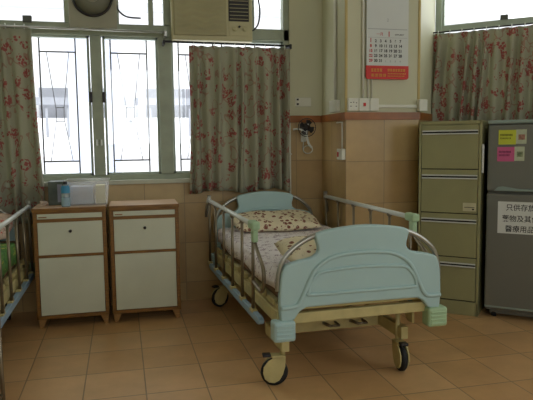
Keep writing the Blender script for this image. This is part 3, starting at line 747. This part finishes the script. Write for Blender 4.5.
o = on_bed(grid_slab('blanket', -.392, .392, -.80, .45, .59, .46, green_blanket, 5, .010), bed2, 0, 0, 0)
tag(o, 'green patterned blanket on the bed at the left edge', 'blanket')
p1 = on_bed(pillow('pillow', .64, .36, .105, pillow_mat, 1), bed, -.015, .60, .634, R(12)); tag(p1, 'cream pillow with dark red spots against the headboard', 'pillow')
p2 = on_bed(pillow('pillow', .62, .34, .13, pillow_mat, 4), bed, -.05, -.66, .645, R(10), 0, R(4)); tag(p2, 'spotted cream pillow lying behind the footboard', 'pillow')
p3 = on_bed(pillow('pillow', .66, .34, .13, pink_pillow, 7), bed2, 0.04, .60, .675, R(22)); tag(p3, 'pink patterned pillow on the bed at the left edge', 'pillow')

# ------------------------------------------------------------ filing cabinet
fcx = Vector((2.16, 3.64, 0)) + U*.012
t = thing('filing_cabinet', 'tall olive steel filing cabinet with four drawers beside the fridge', 'cabinet', fcx, RB)
w = .207
b = B(); box(b, -w, w, .014, .54, 0, 1.33, .003); box(b, -w, -w+.016, 0, .02, 0, 1.33, .002); box(b, w-.016, w, 0, .02, 0, 1.33, .002)
box(b, -w, w, 0, .02, 1.308, 1.33, .002); box(b, -w, w, 0, .02, 0, .095, .002); obj('body', b, fc_mat, t)
for k in range(4):
    z1 = 1.302-k*.3015; z0 = z1-.295
    b = B(); box(b, -w+.02, w-.02, .001, .015, z0, z1, .002); dr = obj('drawer', b, fc_mat, t)
    zh = z1-.047
    b = B(); box(b, -w+.024, w-.024, -.001, .002, zh-.009, zh+.006); obj('grip_recess', b, fc_dark, dr)
    b = B(); box(b, -w+.022, w-.022, -.010, .002, zh+.004, zh+.013, .002); box(b, -w+.022, w-.022, -.010, .002, zh-.016, zh-.007, .002); obj('handle_strip', b, chrome, dr)
    b = B(); box(b, -w+.018, w-.018, .004, .0142, z0-.006, z0+.001); obj('gap', b, fc_dark, dr)
    if k == 1:
        b = B(); box(b, .095, .18, -.0008, .002, z0+.016, z0+.072); lb = obj('paper_label', b, mat('cream_label', (196, 192, 158), .7), dr)
        b = B(); box(b, .105, .17, -.0014, -.0006, z0+.04, z0+.044); box(b, .155, .168, -.0014, -.0006, z0+.024, z0+.034); obj('label_print', b, ink, lb)
b = B(); box(b, w+.004, w+.016, -.004, .012, .98, 1.17, .003); o = obj('paper_folder', b, paper); o.location = fcx; o.rotation_euler = (0, 0, RB)
tag(o, 'white folder wedged between the filing cabinet and fridge', 'folder')

# ------------------------------------------------------------ fridge
t = thing('refrigerator', 'grey two-door refrigerator with notices stuck on its doors', 'fridge', (2.36, 3.48, 0), RB)
FW = .55
b = B(); box(b, 0, FW, .045, .55, .045, 1.325, .006); box(b, .03, FW-.03, .06, .5, .02, .05)
obj('body', b, fridge_mat, t)
for xx in (.04, FW-.07):
    for yy in (.07, .48):
        b = B(); lathe(b, [(.018, 0), (.018, .025), (.012, .03)], 12, Matrix.Translation((xx+.015, yy, 0))); obj('foot', b, black_rub, t)
b = B(); box(b, -.002, FW+.002, -.004, .55, 1.303, 1.327, .006); obj('top_trim', b, fridge_trim, t)
b = B(); box(b, 0, FW, 0, .045, .862, 1.298, .010, None, 3); fd = obj('freezer_door', b, fridge_mat, t)
b = B(); prism(b, [(.045, .864), (.07, .890), (.10, .894), (.2, .878), (.35, .876), (.45, .894), (.52, .89), (.545, .864)], -.012, .004, 'y', .003); obj('door_grip', b, fridge_trim, fd)
b = B(); box(b, 0, FW, 0, .045, .072, .846, .010, None, 3); ld = obj('fridge_door', b, fridge_mat, t)
b = B(); box(b, .002, FW-.002, -.001, .04, .072, .088, .004); obj('bottom_trim', b, fridge_trim, ld)
# notices
yellow = mat('yellow_green_card', (190, 196, 62), .6, var=.04); pinkc = mat('pink_card', (196, 92, 136), .6, var=.04); pale = mat('pale_green_card', (178, 186, 160), .6, var=.1, scale=40)
def notice(x0, x1, z0, z1, m, x2, label, ink_m):
    b = B(); box(b, x0, x1, -.0015, -.0002, z0, z1); o = obj('notice', b, m); o.location = (2.36, 3.48, 0); o.rotation_euler = (0, 0, RB); tag(o, label, 'notice')
    b = B(); box(b, x1, x2, -.0015, -.0002, z0+.004, z1+.002); pp = obj('photo_panel', b, pale, o)
    b = B(); box(b, x1+.014, x2-.01, -.0022, -.0014, z0+.03, z1-.03); obj('printed_figure', b, mat('brownish_print', (150, 112, 96), .7, var=.4, scale=60) if m is yellow else mat('olive_print', (120, 130, 100), .7, var=.5, scale=60), pp)
    b = B(); rnd = random.Random(int(x0*1000)+5); zc = z1-.03
    for hgt, n in ((.013, 9), (.010, 8)):
        x = x0+.01
        for k in range(n):
            ww = (x1-x0-.03)/9*.8
            box(b, x, x+ww, -.0022, -.0014, zc, zc+hgt*.25); box(b, x, x+ww, -.0022, -.0014, zc-hgt*.6, zc-hgt*.4); box(b, x+ww*.4, x+ww*.6, -.0022, -.0014, zc-hgt*.8, zc+hgt*.4); x += (x1-x0-.03)/9
        zc -= .022
    obj('printed_lines', b, ink_m, o)
notice(.066, .172, 1.168, 1.262, yellow, .235, 'yellow-green card notice at the top of the freezer door', ink)
notice(.060, .165, 1.058, 1.152, pinkc, .225, 'pink card notice just below the yellow one on the fridge', mat('purple_ink', (70, 22, 60), .7))
b = B(); box(b, .073, .38, -.0015, -.0002, .583, .794); o = obj('paper_sign', b, paper); o.location = (2.36, 3.48, 0); o.rotation_euler = (0, 0, RB)
tag(o, 'white paper sign with black Chinese characters on the lower fridge door', 'sign')
for k, (s, z, x0) in enumerate((('只供存放', .739, .122), ('藥物及其他', .666, .100), ('醫療用品', .598, .120))):
    text('sign_text', s, .047, ink, o, (x0, -.0017, z), (R(90), 0, 0), .95, .0004)

# ------------------------------------------------------------ stool at the left edge (only one leg in view)
t = thing('metal_stool', 'dark metal stool at the left edge with just one leg in view', 'stool', (-.672, 2.455, 0))
b = B(); box(b, -.16, .165, -.15, .14, .525, .55, .008); obj('seat', b, mat('grey_seat_vinyl', (92, 96, 92), .5), t)
for sx in (-1, 1):
    for sy in (-1, 1):
        b = B(); tube(b, [(sx*.155, sy*.0 + sy*.135, .525), (sx*.158, sy*.14, 0)], .009, 8); obj('leg', b, post_mat, t)
b = B(); tube(b, [(-.156, -.137, .16), (.156, -.137, .16), (.156, .137, .16), (-.156, .137, .16)], .006, 6, False, True); obj('stretcher', b, post_mat, t)
